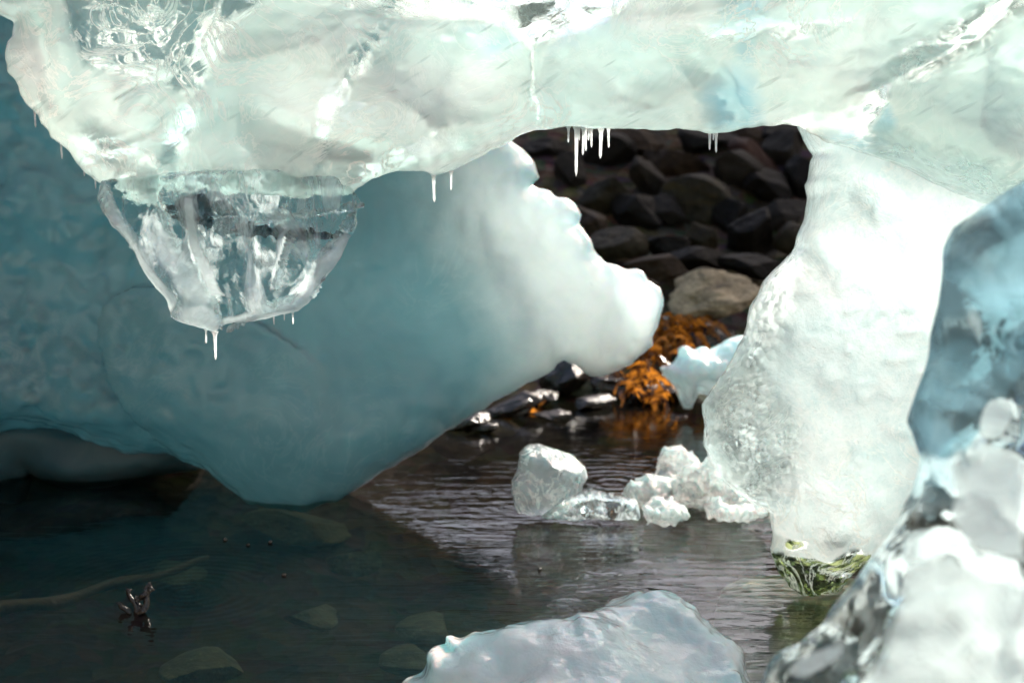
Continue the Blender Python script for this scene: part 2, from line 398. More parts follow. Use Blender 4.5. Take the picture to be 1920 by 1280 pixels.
m = M('water')
c0 = m.node('ShaderNodeSeparateXYZ', i_0=m.co)
wave = m.noise(1.0, 3, 0.5, vec=m.map((7, 34, 1), (0, 0, -4)), dist=0.9)
wave2 = m.noise(1.0, 2, 0.5, vec=m.map((3, 9, 1), (0, 0, 10)))
hh = m.math('MULTIPLY', wave, m.ramp(m.math('MULTIPLY_ADD', c0.outputs[0], 0.5, 0.5), [(0.3, 0.16), (0.62, 1.15)]))
hh = m.math('ADD', hh, m.math('MULTIPLY', wave2, 0.6))
for (px, py, fr, am, fall) in ((350, 1110, 300, 0.10, 7), (1150, 905, 190, 0.22, 5), (1390, 960, 170, 0.25, 4.5)):
    c = G(px, py)
    dd = m.node('ShaderNodeVectorMath', operation='DISTANCE', i_0=m.co, i_1=(c[0], c[1], 0)).outputs['Value']
    ring = m.math('MULTIPLY', m.math('SINE', m.math('MULTIPLY', dd, fr)), m.math('POWER', 2.718, m.math('MULTIPLY', dd, -fall)))
    hh = m.math('ADD', hh, m.math('MULTIPLY', ring, am))
hh = m.math('MULTIPLY', hh, m.ramp(m.math('MULTIPLY', c0.outputs[1], 0.2), [(0.6, 1), (0.76, 0.3)]))
nr = m.bump(hh, 0.26, 0.012)
fr = m.node('ShaderNodeFresnel', i_IOR=1.33, i_Normal=nr).outputs[0]
gl = m.node('ShaderNodeBsdfGlossy', i_Color=(1, 1, 1), i_Roughness=0.03, i_Normal=nr).outputs[0]
tr = m.node('ShaderNodeBsdfTransparent', i_Color=(0.74, 0.73, 0.60)).outputs[0]
WATER = m.end(m.mixs(fr, tr, gl))
w = link('water', [(-900, -300, 0), (900, -300, 0), (900, 60, 0), (-900, 60, 0)], [(0, 1, 2, 3)], WATER, origin=(0, 0, 0))
tag(w, 'dark rippled shallow water under the ice arch', kind='structure')

# ------------------------------------------------------------------ blue iceberg behind
B = [(-520, -260), (700, -200), (900, 120), (965, 262), (985, 283), (1004, 308), (1016, 334), (1002, 342), (1022, 346), (1040, 354), (1042, 366), (1064, 371),
     (1076, 384), (1086, 402), (1074, 416), (1090, 436), (1106, 460), (1112, 488), (1130, 505), (1146, 512), (1160, 527), (1186, 524),
     (1196, 542), (1210, 554), (1216, 582), (1203, 594), (1208, 610), (1195, 630), (1182, 646), (1165, 662), (1142, 680), (1112, 686),
     (1086, 672), (1060, 671), (1040, 690), (1010, 710), (965, 732), (935, 740), (900, 762), (860, 786), (820, 812), (790, 832), (755, 856),
     (720, 880), (680, 906), (640, 930), (605, 945), (575, 955), (530, 950), (480, 937), (440, 920), (400, 896), (370, 880), (345, 876), (300, 860),
     (240, 868), (180, 862), (130, 848), (80, 838), (-520, 880)]
BT = [(-500, 400, 0.5), (100, 300, 0.60), (100, 700, 0.60), (400, 700, 0.32), (560, 780, 0.16), (560, 930, 0.10), (700, 450, 0.08), (700, 750, 0.075), (880, 600, 0.07), (960, 400, 0.08), (1080, 580, 0.06), (1200, 600, 0.04), (950, 700, 0.08), (700, 100, 0.3)]
berg = empty('iceberg', G(575, 952), 'large smooth teal blue iceberg with a pale scalloped right edge, behind the hanging clear ice', 'iceberg')
v, q = slab_mesh(B, 3.45, 0.0075, 0.11,
    T=BT, WC=[(x, y, f-t) for (x, y, t), f in zip(BT, (0.12, 0.12, 0.13, 0.15, 0.16, 0.13, 0.12, 0.13, 0.09, 0.05, 0.04, 0.0, 0.07, 0.1))],
    noise=[(0.018, 4, 3, 1.0, 'n'), (0.007, 18, 3, 5.0, 'n'), (0.0022, 45, 2, 6.0, 'n')],
    fp=1.6, cups=[(760, 560, 190, 260, 20, 0.03), (330, 560, 330, 300, 0, 0.02), (1010, 430, 110, 170, -30, 0.02), (400, 690, 300, 170, -38, -0.035)], wob=0.009, wobf=34)
z0 = np.zeros(len(v))
cr = zones(v, [([(800, 240), (820, 420), (890, 540), (930, 620), (938, 700), (900, 800), (1300, 800), (1300, 200)], 190, 0.8), ([(1130, 480), (1180, 640), (1080, 700), (1300, 700), (1300, 480)], 60, 1.0)], 30, 2.0)  # whiter ice, with the sunlit right side painted into the colour
link('ice_body', v, q, BERG_ICE, berg, attrs={'clear': z0, 'blue': z0, 'frost_glow': cr})
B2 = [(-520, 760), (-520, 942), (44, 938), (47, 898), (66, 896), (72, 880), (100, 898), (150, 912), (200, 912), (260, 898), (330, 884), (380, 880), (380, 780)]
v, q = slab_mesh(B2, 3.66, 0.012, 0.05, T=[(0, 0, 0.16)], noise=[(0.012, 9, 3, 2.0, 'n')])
link('underside', v, q, SHADED_ICE, berg)

# ------------------------------------------------------------------ the arch
arch = empty('ice_arch', G(1530, 1110), 'pale mint ice arch across the top and right, with icicles and a glassy tip', 'ice arch')
A = [(-420, -1000), (-420, 10), (-60, 22), (0, 32), (18, 40), (38, 50), (36, 75), (28, 95), (26, 115), (32, 140), (44, 150), (48, 166), (56, 190), (68, 206), (82, 226), (92, 240),
     (104, 258), (118, 272), (140, 290), (152, 306), (165, 322), (185, 338), (205, 350), (232, 358), (262, 372), (284, 388), (302, 392), (318, 386), (332, 374), (350, 364),
     (390, 364), (430, 371), (470, 379), (520, 377), (570, 383), (620, 379), (660, 376), (680, 358), (700, 345), (720, 336), (750, 326), (790, 322), (812, 331), (850, 322),
     (900, 296), (950, 270), (975, 256), (1000, 247), (1060, 240), (1130, 243), (1200, 245), (1270, 244), (1330, 250), (1380, 244), (1430, 235), (1480, 229), (1507, 232),
     (1530, 248), (1560, 264), (1600, 275), (1640, 290), (1700, 312), (1760, 342), (1830, 372), (2300, 520), (2300, -1000)]
random.seed(5)
cups = [(270, 60, 190, 130, 15, 0.035), (520, 250, 170, 120, 25, 0.03), (560, 60, 150, 80, 20, 0.025), (860, 160, 170, 95, 10, 0.03), (830, 10, 220, 70, 0, 0.03),
        (1180, 130, 190, 90, 15, 0.03), (1240, 10, 170, 50, 5, 0.025), (1480, 130, 170, 110, 30, 0.03), (1700, 60, 200, 90, 35, 0.03), (1700, 220, 170, 90, 35, 0.025),
        (330, 320, 110, 60, 0, 0.03), (170, 170, 80, 110, 30, 0.03), (700, 260, 120, 50, 15, 0.03), (1380, 200, 90, 40, 10, 0.02), (1900, 200, 130, 150, 30, 0.03)]
for _ in range(46):
    cups.append((random.uniform(60, 1950), random.uniform(-40, 360), random.uniform(25, 80), random.uniform(12, 36), random.uniform(10, 45), random.uniform(0.006, 0.016)))
v, q = slab_mesh(A, 2.6, 0.0045, 0.07,
    T=[(200, 100, 0.10), (40, 120, 0.04), (300, 380, 0.05), (600, 370, 0.05), (700, 100, 0.14), (1000, 200, 0.10), (1300, 240, 0.07), (1500, 100, 0.13), (1800, 200, 0.15), (1000, -300, 0.18), (200, -300, 0.16), (1800, -300, 0.18)],
    WC=[(200, 100, 0.03), (500, 300, 0.05), (1000, 200, 0), (1300, 100, 0.0), (1600, 250, 0.0), (1850, 200, 0.0)],
    noise=[(0.009, 5, 3, 4.0, 'n'), (0.003, 30, 3, 8.0, 'n', (1, 2.2, 1))], cups=cups, wob=0.003, wobf=60)
cl = zones(v, [([(110, -60), (125, 60), (150, 120), (250, 150), (370, 170), (400, 100), (480, 30), (540, -60)], 26, 1.0),
    ([(660, 20), (940, 40), (1000, 90), (1130, 40), (1200, -20), (1100, -60), (700, -60)], 22, 0.95), ([(330, 190), (300, 300), (345, 300), (380, 190)], 20, 0.8),
    ([(130, 240), (160, 300), (230, 350), (330, 380), (640, 350), (700, 330), (420, 320), (300, 290), (180, 230)], 30, 0.45), ([(1520, 235), (1600, 268), (1700, 305), (1850, 372), (2000, 430), (2000, 350), (1850, 300), (1700, 248), (1580, 222)], 30, 0.7), ([(590, 330), (600, 200), (690, 130), (740, 40), (660, 90), (640, 200)], 26, 0.85),
    ([(850, 230), (700, 300), (600, 320), (680, 340), (900, 270)], 14, 0.4), ([(1500, 230, 100, 14, 12)], 12, 0.5), ([(1630, 200, 26, 60, -20)], 16, 0.8), ([(1640, 120), (1760, 60), (1900, -10), (1940, 20), (1800, 110), (1700, 160)], 20, 0.7), ([(1300, 60), (1480, 30), (1640, 40), (1500, 70), (1350, 85)], 18, 0.6), ([(1001, 88), (1006, 88), (1013, 215), (1007, 215)], 5, 1.0), ([(1650, 300), (1800, 330), (1850, 300), (1720, 270)], 20, 0.5)], 26, 3.0)
bl = zones(v, [([(1370, 190, 50, 60, -12)], 60, 0.9), ([(1395, 15, 55, 30, 10)], 30, 0.6), ([(1400, 100, 25, 50, -15)], 30, 0.5), ([(1600, 258, 50, 24, -10)], 20, 0.9), ([(1650, 220, 30, 36, 20)], 20, 0.6), ([(940, 85, 40, 20, 0)], 30, 0.4)], 26, 7.0)
cr = zones(v, [([(560, 200, 90, 40, -15)], 60, 0.9), ([(60, 110, 50, 60, 0)], 50, 0.7), ([(880, 300, 160, 26, 20)], 26, 1.0), ([(1230, 20, 120, 40, 0)], 30, 0.9), ([(790, 180, 180, 70, 10)], 60, 0.6)], 30, 9.0)  # sun shining through the arch, painted as pale patches
link('arch_span', v, q, ARCH_ICE, arch, attrs={'clear': cl, 'blue': bl, 'frost_glow': cr})
PL = [(1506, 225), (1516, 245), (1530, 264), (1541, 284), (1532, 300), (1530, 325), (1524, 340), (1527, 365), (1522, 396), (1510, 425), (1498, 452), (1480, 478), (1455, 505),
      (1436, 526), (1428, 550), (1415, 572), (1412, 600), (1400, 632), (1385, 662), (1365, 700), (1336, 735), (1323, 760), (1328, 800), (1322, 832), (1340, 870), (1360, 905),
      (1385, 930), (1420, 950), (1449, 966), (1452, 1000), (1455, 1040), (1465, 1075), (1484, 1104), (1510, 1113), (1570, 1111), (1592, 1095), (1612, 1070), (1650, 1040), (1695, 990),
      (1750, 900), (1850, 760), (1950, 640), (2250, 560), (2250, 150), (1700, 120)]
cups = []
for _ in range(120):
    cups.append((random.uniform(1330, 1900), random.uniform(260, 1100), random.uniform(10, 38), random.uniform(8, 24), random.uniform(0, 90), random.uniform(0.0015, 0.006)))
v, q = slab_mesh(PL, 2.78, 0.0045, 0.06,
    T=[(1700, 300, 0.15), (1600, 400, 0.11), (1500, 500, 0.08), (1400, 800, 0.06), (1600, 700, 0.085), (1550, 1000, 0.07), (1520, 1100, 0.04), (1900, 500, 0.12)],
    WC=[(1700, 300, -0.05), (1500, 1100, -0.02)],
    noise=[(0.010, 8, 3, 14.0, 'n'), (0.003, 40, 3, 18.0, 'n')], cups=cups, wob=0.004, wobf=45)
cl = zones(v, [([(1490, 455), (1455, 505), (1430, 550), (1415, 600), (1385, 670), (1320, 750), (1325, 850), (1380, 940), (1450, 960), (1500, 900), (1500, 800), (1440, 690), (1470, 600), (1510, 500)], 60, 0.7),
    ([(1440, 1030), (1520, 1045), (1560, 1050), (1630, 1035), (1640, 1150), (1440, 1150)], 8, 1.4), ([(1490, 1018, 16, 7, 0)], 4, 1.4)], 26, 3.3)
bl = zones(v, [([(1400, 880, 80, 120, 0)], 60, 0.25)], 10, 2.0)
link('pillar', v, q, PILLAR_ICE, arch, attrs={'clear': cl, 'blue': bl, 'frost_glow': cl*0, 'green_refr': zones(v, [([(1440, 1032), (1500, 1040), (1560, 1052), (1640, 1040), (1640, 1150), (1440, 1150)], 8, 1.0), ([(1488, 1018, 15, 7, 0)], 5, 1)], 22, 3.3)-zones(v, [([(1580, 1080, 22, 7, 0)], 5, 1), ([(1477, 1083, 8, 8, 0)], 4, 1)], 8, 4.0)})  # green seen by refraction at the foot, put into the glass colour
FT = [(1335, 1300), (1342, 1150), (1360, 1105), (1400, 1082), (1470, 1078), (1560, 1080), (1640, 1095), (1680, 1300)]
v, q = slab_mesh(FT, 2.95, 0.006, 0.05, T=[(0, 0, 0.09)], noise=[(0.02, 10, 3, 61.0, 'n')])
link('submerged_foot', v, q, mat_ice('drowned_ice', (0.55, 0.60, 0.55), (0.40, 0.46, 0.42), sss=0.03, bscale=14), arch)
TP = [(196, 340), (190, 375), (200, 400), (216, 426), (240, 450), (266, 490), (290, 530), (320, 566), (325, 598), (350, 607), (382, 618), (405, 628), (426, 615), (470, 605),
      (520, 592), (560, 585), (582, 565), (612, 520), (642, 490), (661, 450), (673, 420), (671, 396), (682, 380), (640, 330), (400, 320), (300, 330)]
cups = [(520, 480, 90, 90, 0, 0.03), (350, 470, 50, 90, 20, 0.02), (250, 400, 40, 30, 0, 0.02), (420, 560, 50, 40, 0, 0.015), (620, 430, 40, 50, -30, 0.02)]
for _ in range(26):
    cups.append((random.uniform(220, 660), random.uniform(350, 600), random.uniform(8, 22), random.uniform(20, 60), random.uniform(-20, 30), random.uniform(0.003, 0.009)))
v, q = slab_mesh(TP, 2.56, 0.0033, 0.018, T=[(400, 350, 0.06), (250, 420, 0.03), (400, 500, 0.045), (400, 620, 0.02), (650, 420, 0.025)], WC=[(0, 0, 0.02)],
    noise=[(0.006, 14, 3, 21.0, 'n'), (0.003, 30, 2, 23.0, 'r')], cups=cups, wob=0.003, wobf=50)
cr = zones(v, [([(255, 400), (300, 380), (420, 560), (430, 640), (320, 640), (320, 560), (300, 520)], 50, 0.55), ([(345, 370), (365, 365), (385, 480), (430, 560), (400, 560), (365, 480)], 14, 0.9),
    ([(525, 600), (600, 480), (650, 440), (680, 440), (600, 600)], 20, 0.7), ([(200, 350), (190, 420), (320, 600), (330, 560), (230, 410)], 14, 0.7), ([(400, 640), (420, 600), (590, 560), (590, 600)], 12, 0.75), ([(530, 430), (545, 430), (520, 540), (505, 545)], 10, 0.6)], 20, 5.0)
link('hanging_tip', v, q, CLEAR_ICE, arch, attrs={'blue': cr*0, 'frost_glow': cr})

def tube(path, radii, seg=9):
    path = [np.array(p, float) for p in path]; vs = []; fs = []
    for i, p in enumerate(path):
        t = path[min(i+1, len(path)-1)]-path[max(i-1, 0)]; t /= np.linalg.norm(t)
        a = np.cross(t, [0.3, 1, 0.1]); a /= np.linalg.norm(a); b = np.cross(t, a)
        for k in range(seg):
            an = 2*math.pi*k/seg; vs.append(p+radii[i]*(math.cos(an)*a+math.sin(an)*b))
    for i in range(len(path)-1):
        for k in range(seg):
            k2 = (k+1) % seg; fs.append((i*seg+k, i*seg+k2, (i+1)*seg+k2, (i+1)*seg+k))
    fs.append(tuple(range(seg))[::-1]); fs.append(tuple((len(path)-1)*seg+k for k in range(seg)))
    return vs, fs
DARK_GLASS = mat_clear('dark_refr_ice', tint=(0.30, 0.36, 0.38), milk=0.35, bscale=50, bstr=0.8, lo=0.5, hi=0.6)  # glass tinted dark to paint in a refracted dark band
STRAND = mat_clear('strand_ice', milk=0.85, bscale=60, bstr=0.5, lo=0.35, hi=0.6)
def strand(name, pts, w0, w1, mat, d=2.535, knots=0.15, seed=1, flat=1.0):
    r = random.Random(seed); path = []; rad = []; n = len(pts)-1; N = 14*n
    for i in range(N+1):
        t = i/N*n; k_ = min(int(t), n-1); u = t-k_; u = u*u*(3-2*u)
        x = pts[k_][0]*(1-u)+pts[k_+1][0]*u; y = pts[k_][1]*(1-u)+pts[k_+1][1]*u
        path.append(P(x+r.uniform(-1, 1), y, d+0.004*math.sin(t*2))); q_ = i/N
        rad.append((w0*(1-q_)+w1*q_)*d/FPX*(1+knots*r.uniform(-1, 1))*min(1, 0.3+6*q_, 0.3+6*(1-q_)))
    vs, fs = tube(path, rad, 10)
    link(name, vs, fs, mat, arch)
strand('ice_strand', [(338, 372), (356, 420), (372, 470), (378, 510), (402, 560), (415, 618)], 9, 7, STRAND, seed=2)
strand('ice_strand', [(300, 385), (330, 450), (350, 520), (372, 570)], 10, 12, STRAND, seed=3, knots=0.3)
strand('ice_strand', [(560, 425), (545, 450), (532, 490), (516, 545)], 8, 9, STRAND, seed=4, knots=0.55)
strand('ice_strand', [(664, 398), (640, 440), (615, 470), (600, 520), (585, 560)], 10, 8, STRAND, seed=5, knots=0.3)
strand('ice_strand', [(200, 352), (212, 395), (238, 440), (262, 480)], 7, 6, STRAND, seed=6, knots=0.4)
strand('ice_strand', [(425, 622), (470, 590), (520, 570), (585, 556)], 8, 8, STRAND, seed=7, knots=0.4)
strand('dark_refraction', [(335, 398), (400, 412), (470, 428), (540, 436), (640, 446)], 14, 10, DARK_GLASS, d=2.545, seed=8, knots=0.5)  # added tubes that carry the dark refracted band
strand('dark_refraction', [(330, 378), (390, 384), (440, 392)], 12, 8, DARK_GLASS, d=2.545, seed=9, knots=0.4)
strand('ice_strand', [(430, 425), (520, 402), (600, 398), (682, 384)], 6, 9, STRAND, seed=10, knots=0.5)
# x, y top, y tip, half width (px), depth
ICI = [(1066, 238, 266, 3, 2.6), (1081, 236, 329, 4.5, 2.6), (1086, 238, 262, 2.5, 2.6), (1094, 238, 290, 3.5, 2.6), (1098, 238, 282, 3, 2.61), (1104, 238, 262, 3, 2.6), (1109, 238, 275, 3, 2.6),
       (1127, 240, 296, 4.5, 2.6), (1141, 240, 276, 3, 2.6), (1331, 246, 280, 3.5, 2.6), (1338, 247, 262, 2.5, 2.6), (1343, 246, 285, 3.5, 2.6),
       (813, 326, 378, 4, 2.6), (846, 320, 356, 3, 2.6), (64, 195, 238, 3, 2.57), (77, 205, 232, 3, 2.57), (114, 262, 297, 3, 2.57), (157, 308, 329, 3, 2.57), (178, 325, 353, 3, 2.57), (192, 335, 350, 3, 2.57),
       (386, 615, 643, 3, 2.54), (403, 622, 674, 4, 2.54), (513, 590, 608, 2, 2.54), (549, 583, 607, 2.5, 2.54), (533, 585, 600, 2, 2.54)]
rr = random.Random(3)
for (x, y0, y1, hw, d) in ICI:
    d += 0.045 if x > 700 else 0; n = 12; L = (y1-y0)*d/FPX; r0 = 0.95*hw*d/FPX
    top = P(x, y0, d); bx = rr.uniform(-0.03, 0.03)
    path = []; rad = []
    for i in range(n):
        t = i/(n-1); path.append(top+np.array([bx*L*t*t, 0, -L*t-0.0001*i]))
        r = r0*(1.0*math.exp(-14*t)+0.85-0.3*t)*(1+0.12*rr.uniform(-1, 1))
        if i == n-1: r = r0*0.15
        rad.append(r)
    vs, fs = tube(path, rad)
    link('icicle', vs, fs, ICICLE, arch)

# ------------------------------------------------------------------ blurred clear ice close to the camera
Fp = [(2500, 250), (1990, 315), (1920, 338), (1880, 360), (1840, 400), (1800, 430), (1780, 465), (1770, 510), (1762, 560), (1755, 600), (1745, 650), (1735, 690), (1725, 740),
      (1711, 790), (1716, 830), (1718, 860), (1712, 890), (1705, 920), (1690, 950), (1672, 990), (1645, 1030), (1610, 1066), (1590, 1100), (1560, 1130), (1535, 1170),
      (1500, 1195), (1460, 1220), (1435, 1245), (1420, 1290), (1380, 1500), (1400, 1930), (2500, 1930)]
cups = []
for _ in range(70):
    cups.append((random.uniform(1450, 2100), random.uniform(380, 1350), random.uniform(20, 70), random.uniform(14, 40), random.uniform(20, 80), random.uniform(0.006, 0.022)))
v, q = slab_mesh(Fp, 1.62, 0.006, 0.04, T=[(1750, 700, 0.05), (1850, 500, 0.05), (1900, 1100, 0.09), (1550, 1200, 0.05), (2200, 800, 0.12)], WC=[(0, 0, 0)],
    noise=[(0.012, 12, 3, 31.0, 'n'), (0.005, 30, 2, 35.0, 'n')], cups=cups, wob=0.002)
cr = zones(v, [([(1780, 830), (1830, 800), (1930, 900), (1930, 1060), (1840, 1010), (1790, 930)], 40, 0.95), ([(1590, 1290), (1680, 1190), (1720, 1060), (1800, 1040), (1930, 1100), (1930, 1400), (1580, 1400)], 50, 0.95),
    ([(1860, 770, 40, 30, 20)], 16, 0.9), ([(1712, 1120, 14, 60, 0)], 12, 0.9), ([(1530, 1230, 60, 16, 30)], 14, 0.8), ([(1830, 620, 20, 50, 10)], 30, 0.4)], 46, 5.0)  # bright pillar refracted in the block, painted as white patches
bl = zones(v, [([(1720, 500), (1660, 800), (1680, 950), (1800, 960), (1850, 760), (1990, 760), (1990, 300), (1860, 360)], 120, 0.75)], 40, 6.0)
o = link('clear_ice_block', v, q, FRONT_ICE, attrs={'blue': bl, 'frost_glow': cr})
tag(o, 'tall blurred glassy blue and white ice block at the right, nearest the camera', 'ice block')

# ------------------------------------------------------------------ white lump at the bottom
LP = [(640, 1400), (690, 1330), (745, 1283), (765, 1262), (795, 1250), (808, 1225), (806, 1212), (815, 1204), (832, 1200), (852, 1195), (842, 1184), (850, 1181), (866, 1184), (890, 1172), (918, 1168),
      (950, 1158), (990, 1154), (1030, 1152), (1078, 1150), (1085, 1143), (1120, 1140), (1170, 1135), (1215, 1129), (1260, 1128), (1290, 1136), (1315, 1155), (1330, 1172), (1342, 1176),
      (1345, 1184), (1362, 1192), (1385, 1205), (1405, 1225), (1412, 1250), (1420, 1275), (1440, 1330), (1480, 1420)]
cups = [(1260, 1200, 70, 40, -20, 0.03), (980, 1220, 90, 30, 20, 0.02), (1100, 1230, 80, 30, 10, 0.02), (1330, 1260, 60, 40, -30, 0.02), (870, 1270, 60, 30, 0, 0.015)]
v, q = slab_mesh([(x, y+20) for x, y in LP], 2.36, 0.005, 0.08, T=[(1100, 1300, 0.18), (1250, 1150, 0.12), (850, 1230, 0.10)], WC=[(1200, 1135, -0.16), (1100, 1240, -0.03), (1100, 1400, 0.12)], fp=1.5,
    noise=[(0.024, 9, 4, 43.0, 'n'), (0.004, 34, 2, 45.0, 'r')], cups=cups, wob=0.003, wobf=40)
o = link('ice_mound', v, q, SNOW_ICE)
tag(o, 'soft snowy white ice mound rising from the water at the bottom centre', 'ice mound')

# ------------------------------------------------------------------ floating chunk and ice pile
def chunk(name, out, d, h, R, T, mat, label, cat, seed, group=None, nz=0.006, wob=0.002):
    v, q = slab_mesh(out, d, h, R, T=[(0, 0, T)], noise=[(nz, 20, 3, seed, 'n'), (nz*0.5, 60, 2, seed+3, 'r')], wob=wob, wobf=45)
    return tag(link(name, v, q, mat), label, cat, group)
chunk('ice_chunk', [(985, 836), (1010, 832), (1040, 842), (1070, 852), (1098, 872), (1104, 895), (1095, 912), (1085, 935), (1050, 965), (970, 962), (957, 925), (958, 900), (972, 875), (974, 850)],
      3.24, 0.003, 0.035, 0.06, CHUNK_ICE, 'rounded bluish white ice chunk floating alone in mid water', 'ice chunk', 51)
chunk('ice_slab', [(1070, 925), (1110, 915), (1160, 925), (1195, 935), (1200, 972), (1080, 975), (1010, 968)],
      3.20, 0.004, 0.02, 0.07, CLEAR_ICE, 'thin grey translucent ice slab lying low in the water right of the rounded chunk', 'ice slab', 55)
pile = [([(1230, 925), (1300, 905), (1380, 915), (1440, 930), (1450, 955), (1340, 965), (1240, 955)], 3.35, 'flat wet slushy ice slab spreading under the middle of the floating pile'),
        ([(1190, 925), (1250, 880), (1330, 890), (1330, 930), (1220, 945)], 3.45, 'translucent grey ice lump between the left and the back of the floating pile'),
        ([(1225, 850), (1245, 832), (1280, 834), (1300, 845), (1320, 880), (1290, 910), (1220, 900)], 3.5, 'sunlit rough ice lump at the back of the floating ice pile, topmost'),
        ([(1170, 905), (1210, 885), (1260, 890), (1290, 900), (1270, 930), (1200, 945), (1165, 930)], 3.38, 'pale ice lump at the left end of the floating ice pile'),
        ([(1255, 900), (1290, 870), (1340, 860), (1370, 890), (1400, 920), (1380, 950), (1290, 950), (1250, 930)], 3.3, 'large bright ice lump in the middle of the floating pile beside the pillar'),
        ([(1196, 950), (1215, 938), (1260, 935), (1290, 950), (1285, 975), (1210, 978)], 3.2, 'low smooth grey ice lump at the front of the floating pile'),
        ([(1322, 955), (1335, 925), (1350, 932), (1385, 940), (1440, 945), (1430, 962), (1380, 975), (1330, 975)], 3.18, 'small glassy ice lump with a pointed top in front of the floating pile')]
for i, (o_, d, lb) in enumerate(pile):
    chunk('ice_lump', o_, d, 0.004, 0.025, 0.06, SLUSH_ICE, lb, 'ice lump', 60+i*3, 'ice lumps in the floating pile', nz=0.022, wob=0.010)
chunk('white_ice_block', [(1240, 690), (1258, 682), (1272, 665), (1270, 650), (1285, 644), (1300, 655), (1316, 648), (1330, 655), (1345, 648), (1365, 635), (1390, 628), (1410, 640), (1420, 700), (1380, 730), (1330, 742),
      (1310, 735), (1295, 765), (1280, 762), (1270, 730), (1250, 712)], 4.12, 0.006, 0.05, 0.10, SNOW_ICE, 'bright white knobbly ice block by the orange seaweed behind the pillar', 'ice block', 81, nz=0.012)

# ------------------------------------------------------------------ boulders
def ico(sub=4):
    import bmesh
    bm = bmesh.new(); bmesh.ops.create_icosphere(bm, subdivisions=sub, radius=1)
    v = np.array([x.co[:] for x in bm.verts]); f = np.array([[x.index for x in fc.verts] for fc in bm.faces]); bm.free()
    return v, f
ICO_V, ICO_F = ico(5)
def boulder(name, px, py, rx, ry, rot, d, mat, label, seed, ang=0.7, cat='boulder', group='boulders piled behind the arch', nz=0.10, deep=1.0):
    r = np.random.RandomState(seed); v = ICO_V*(1+0.35*r.rand(3))
    for _ in range(int(14*ang)+2):
        n = r.randn(3); n /= np.linalg.norm(n); off = r.uniform(0.5, 0.85)
        t = v@n-off; v -= np.where(t > 0, t*0.97, 0)[:, None]*n
    v += (ICO_V*nz*fbm(v[:, 0], v[:, 1], v[:, 2], 2.3, 5, seed*1.37)[:, None])
    v /= np.array([np.abs(v[:, 0]).max(), np.abs(v[:, 1]).max(), np.abs(v[:, 2]).max()])
    k = d/FPX; a = math.radians(rot); c_, s_ = math.cos(a), math.sin(a)
    sx, sz = rx*k, ry*k; sy = 0.5*(sx+sz)*deep
    x = v[:, 0]*sx; z = v[:, 2]*sz; y = v[:, 1]*sy
    v = np.stack([x*c_-z*s_, y, x*s_+z*c_], 1)+P(px, py, d)
    return tag(link(name, v, ICO_F, mat), label, cat, group)
R_GREY = mat_rock('grey_rock', (0.0108, 0.0082, 0.0053), (0.0270, 0.0209, 0.0137))
R_DARK = mat_rock('dark_rock', (0.0042, 0.0031, 0.0019), (0.0108, 0.0082, 0.0050))
R_BROWN = mat_rock('brown_rock', (0.0132, 0.0076, 0.0035), (0.0360, 0.0214, 0.0101))
R_RED = mat_rock('red_rock', (0.0192, 0.0071, 0.0035), (0.0372, 0.0143, 0.0070))
R_OLIVE = mat_rock('olive_rock', (0.0108, 0.0082, 0.0035), (0.0252, 0.0194, 0.0082))
R_STRIPE = mat_rock('striped_rock', (0.0132, 0.0107, 0.0058), (0.0288, 0.0235, 0.0133), stripe_crevice=(0.0462, 0.0311, 0.0067))
R_WARM = mat_rock('tan_rock', (0.17, 0.13, 0.08), (0.38, 0.30, 0.19), rough=0.7, stripe_crevice=(0.03, 0.025, 0.018))  # dark streaks put the shade of crevices into the colour
R_PALE = mat_rock('pale_stone', (0.055, 0.065, 0.045), (0.14, 0.15, 0.10))
R_WET = mat_rock('wet_rock', (0.008, 0.007, 0.006), (0.03, 0.02, 0.012), rough=0.2)
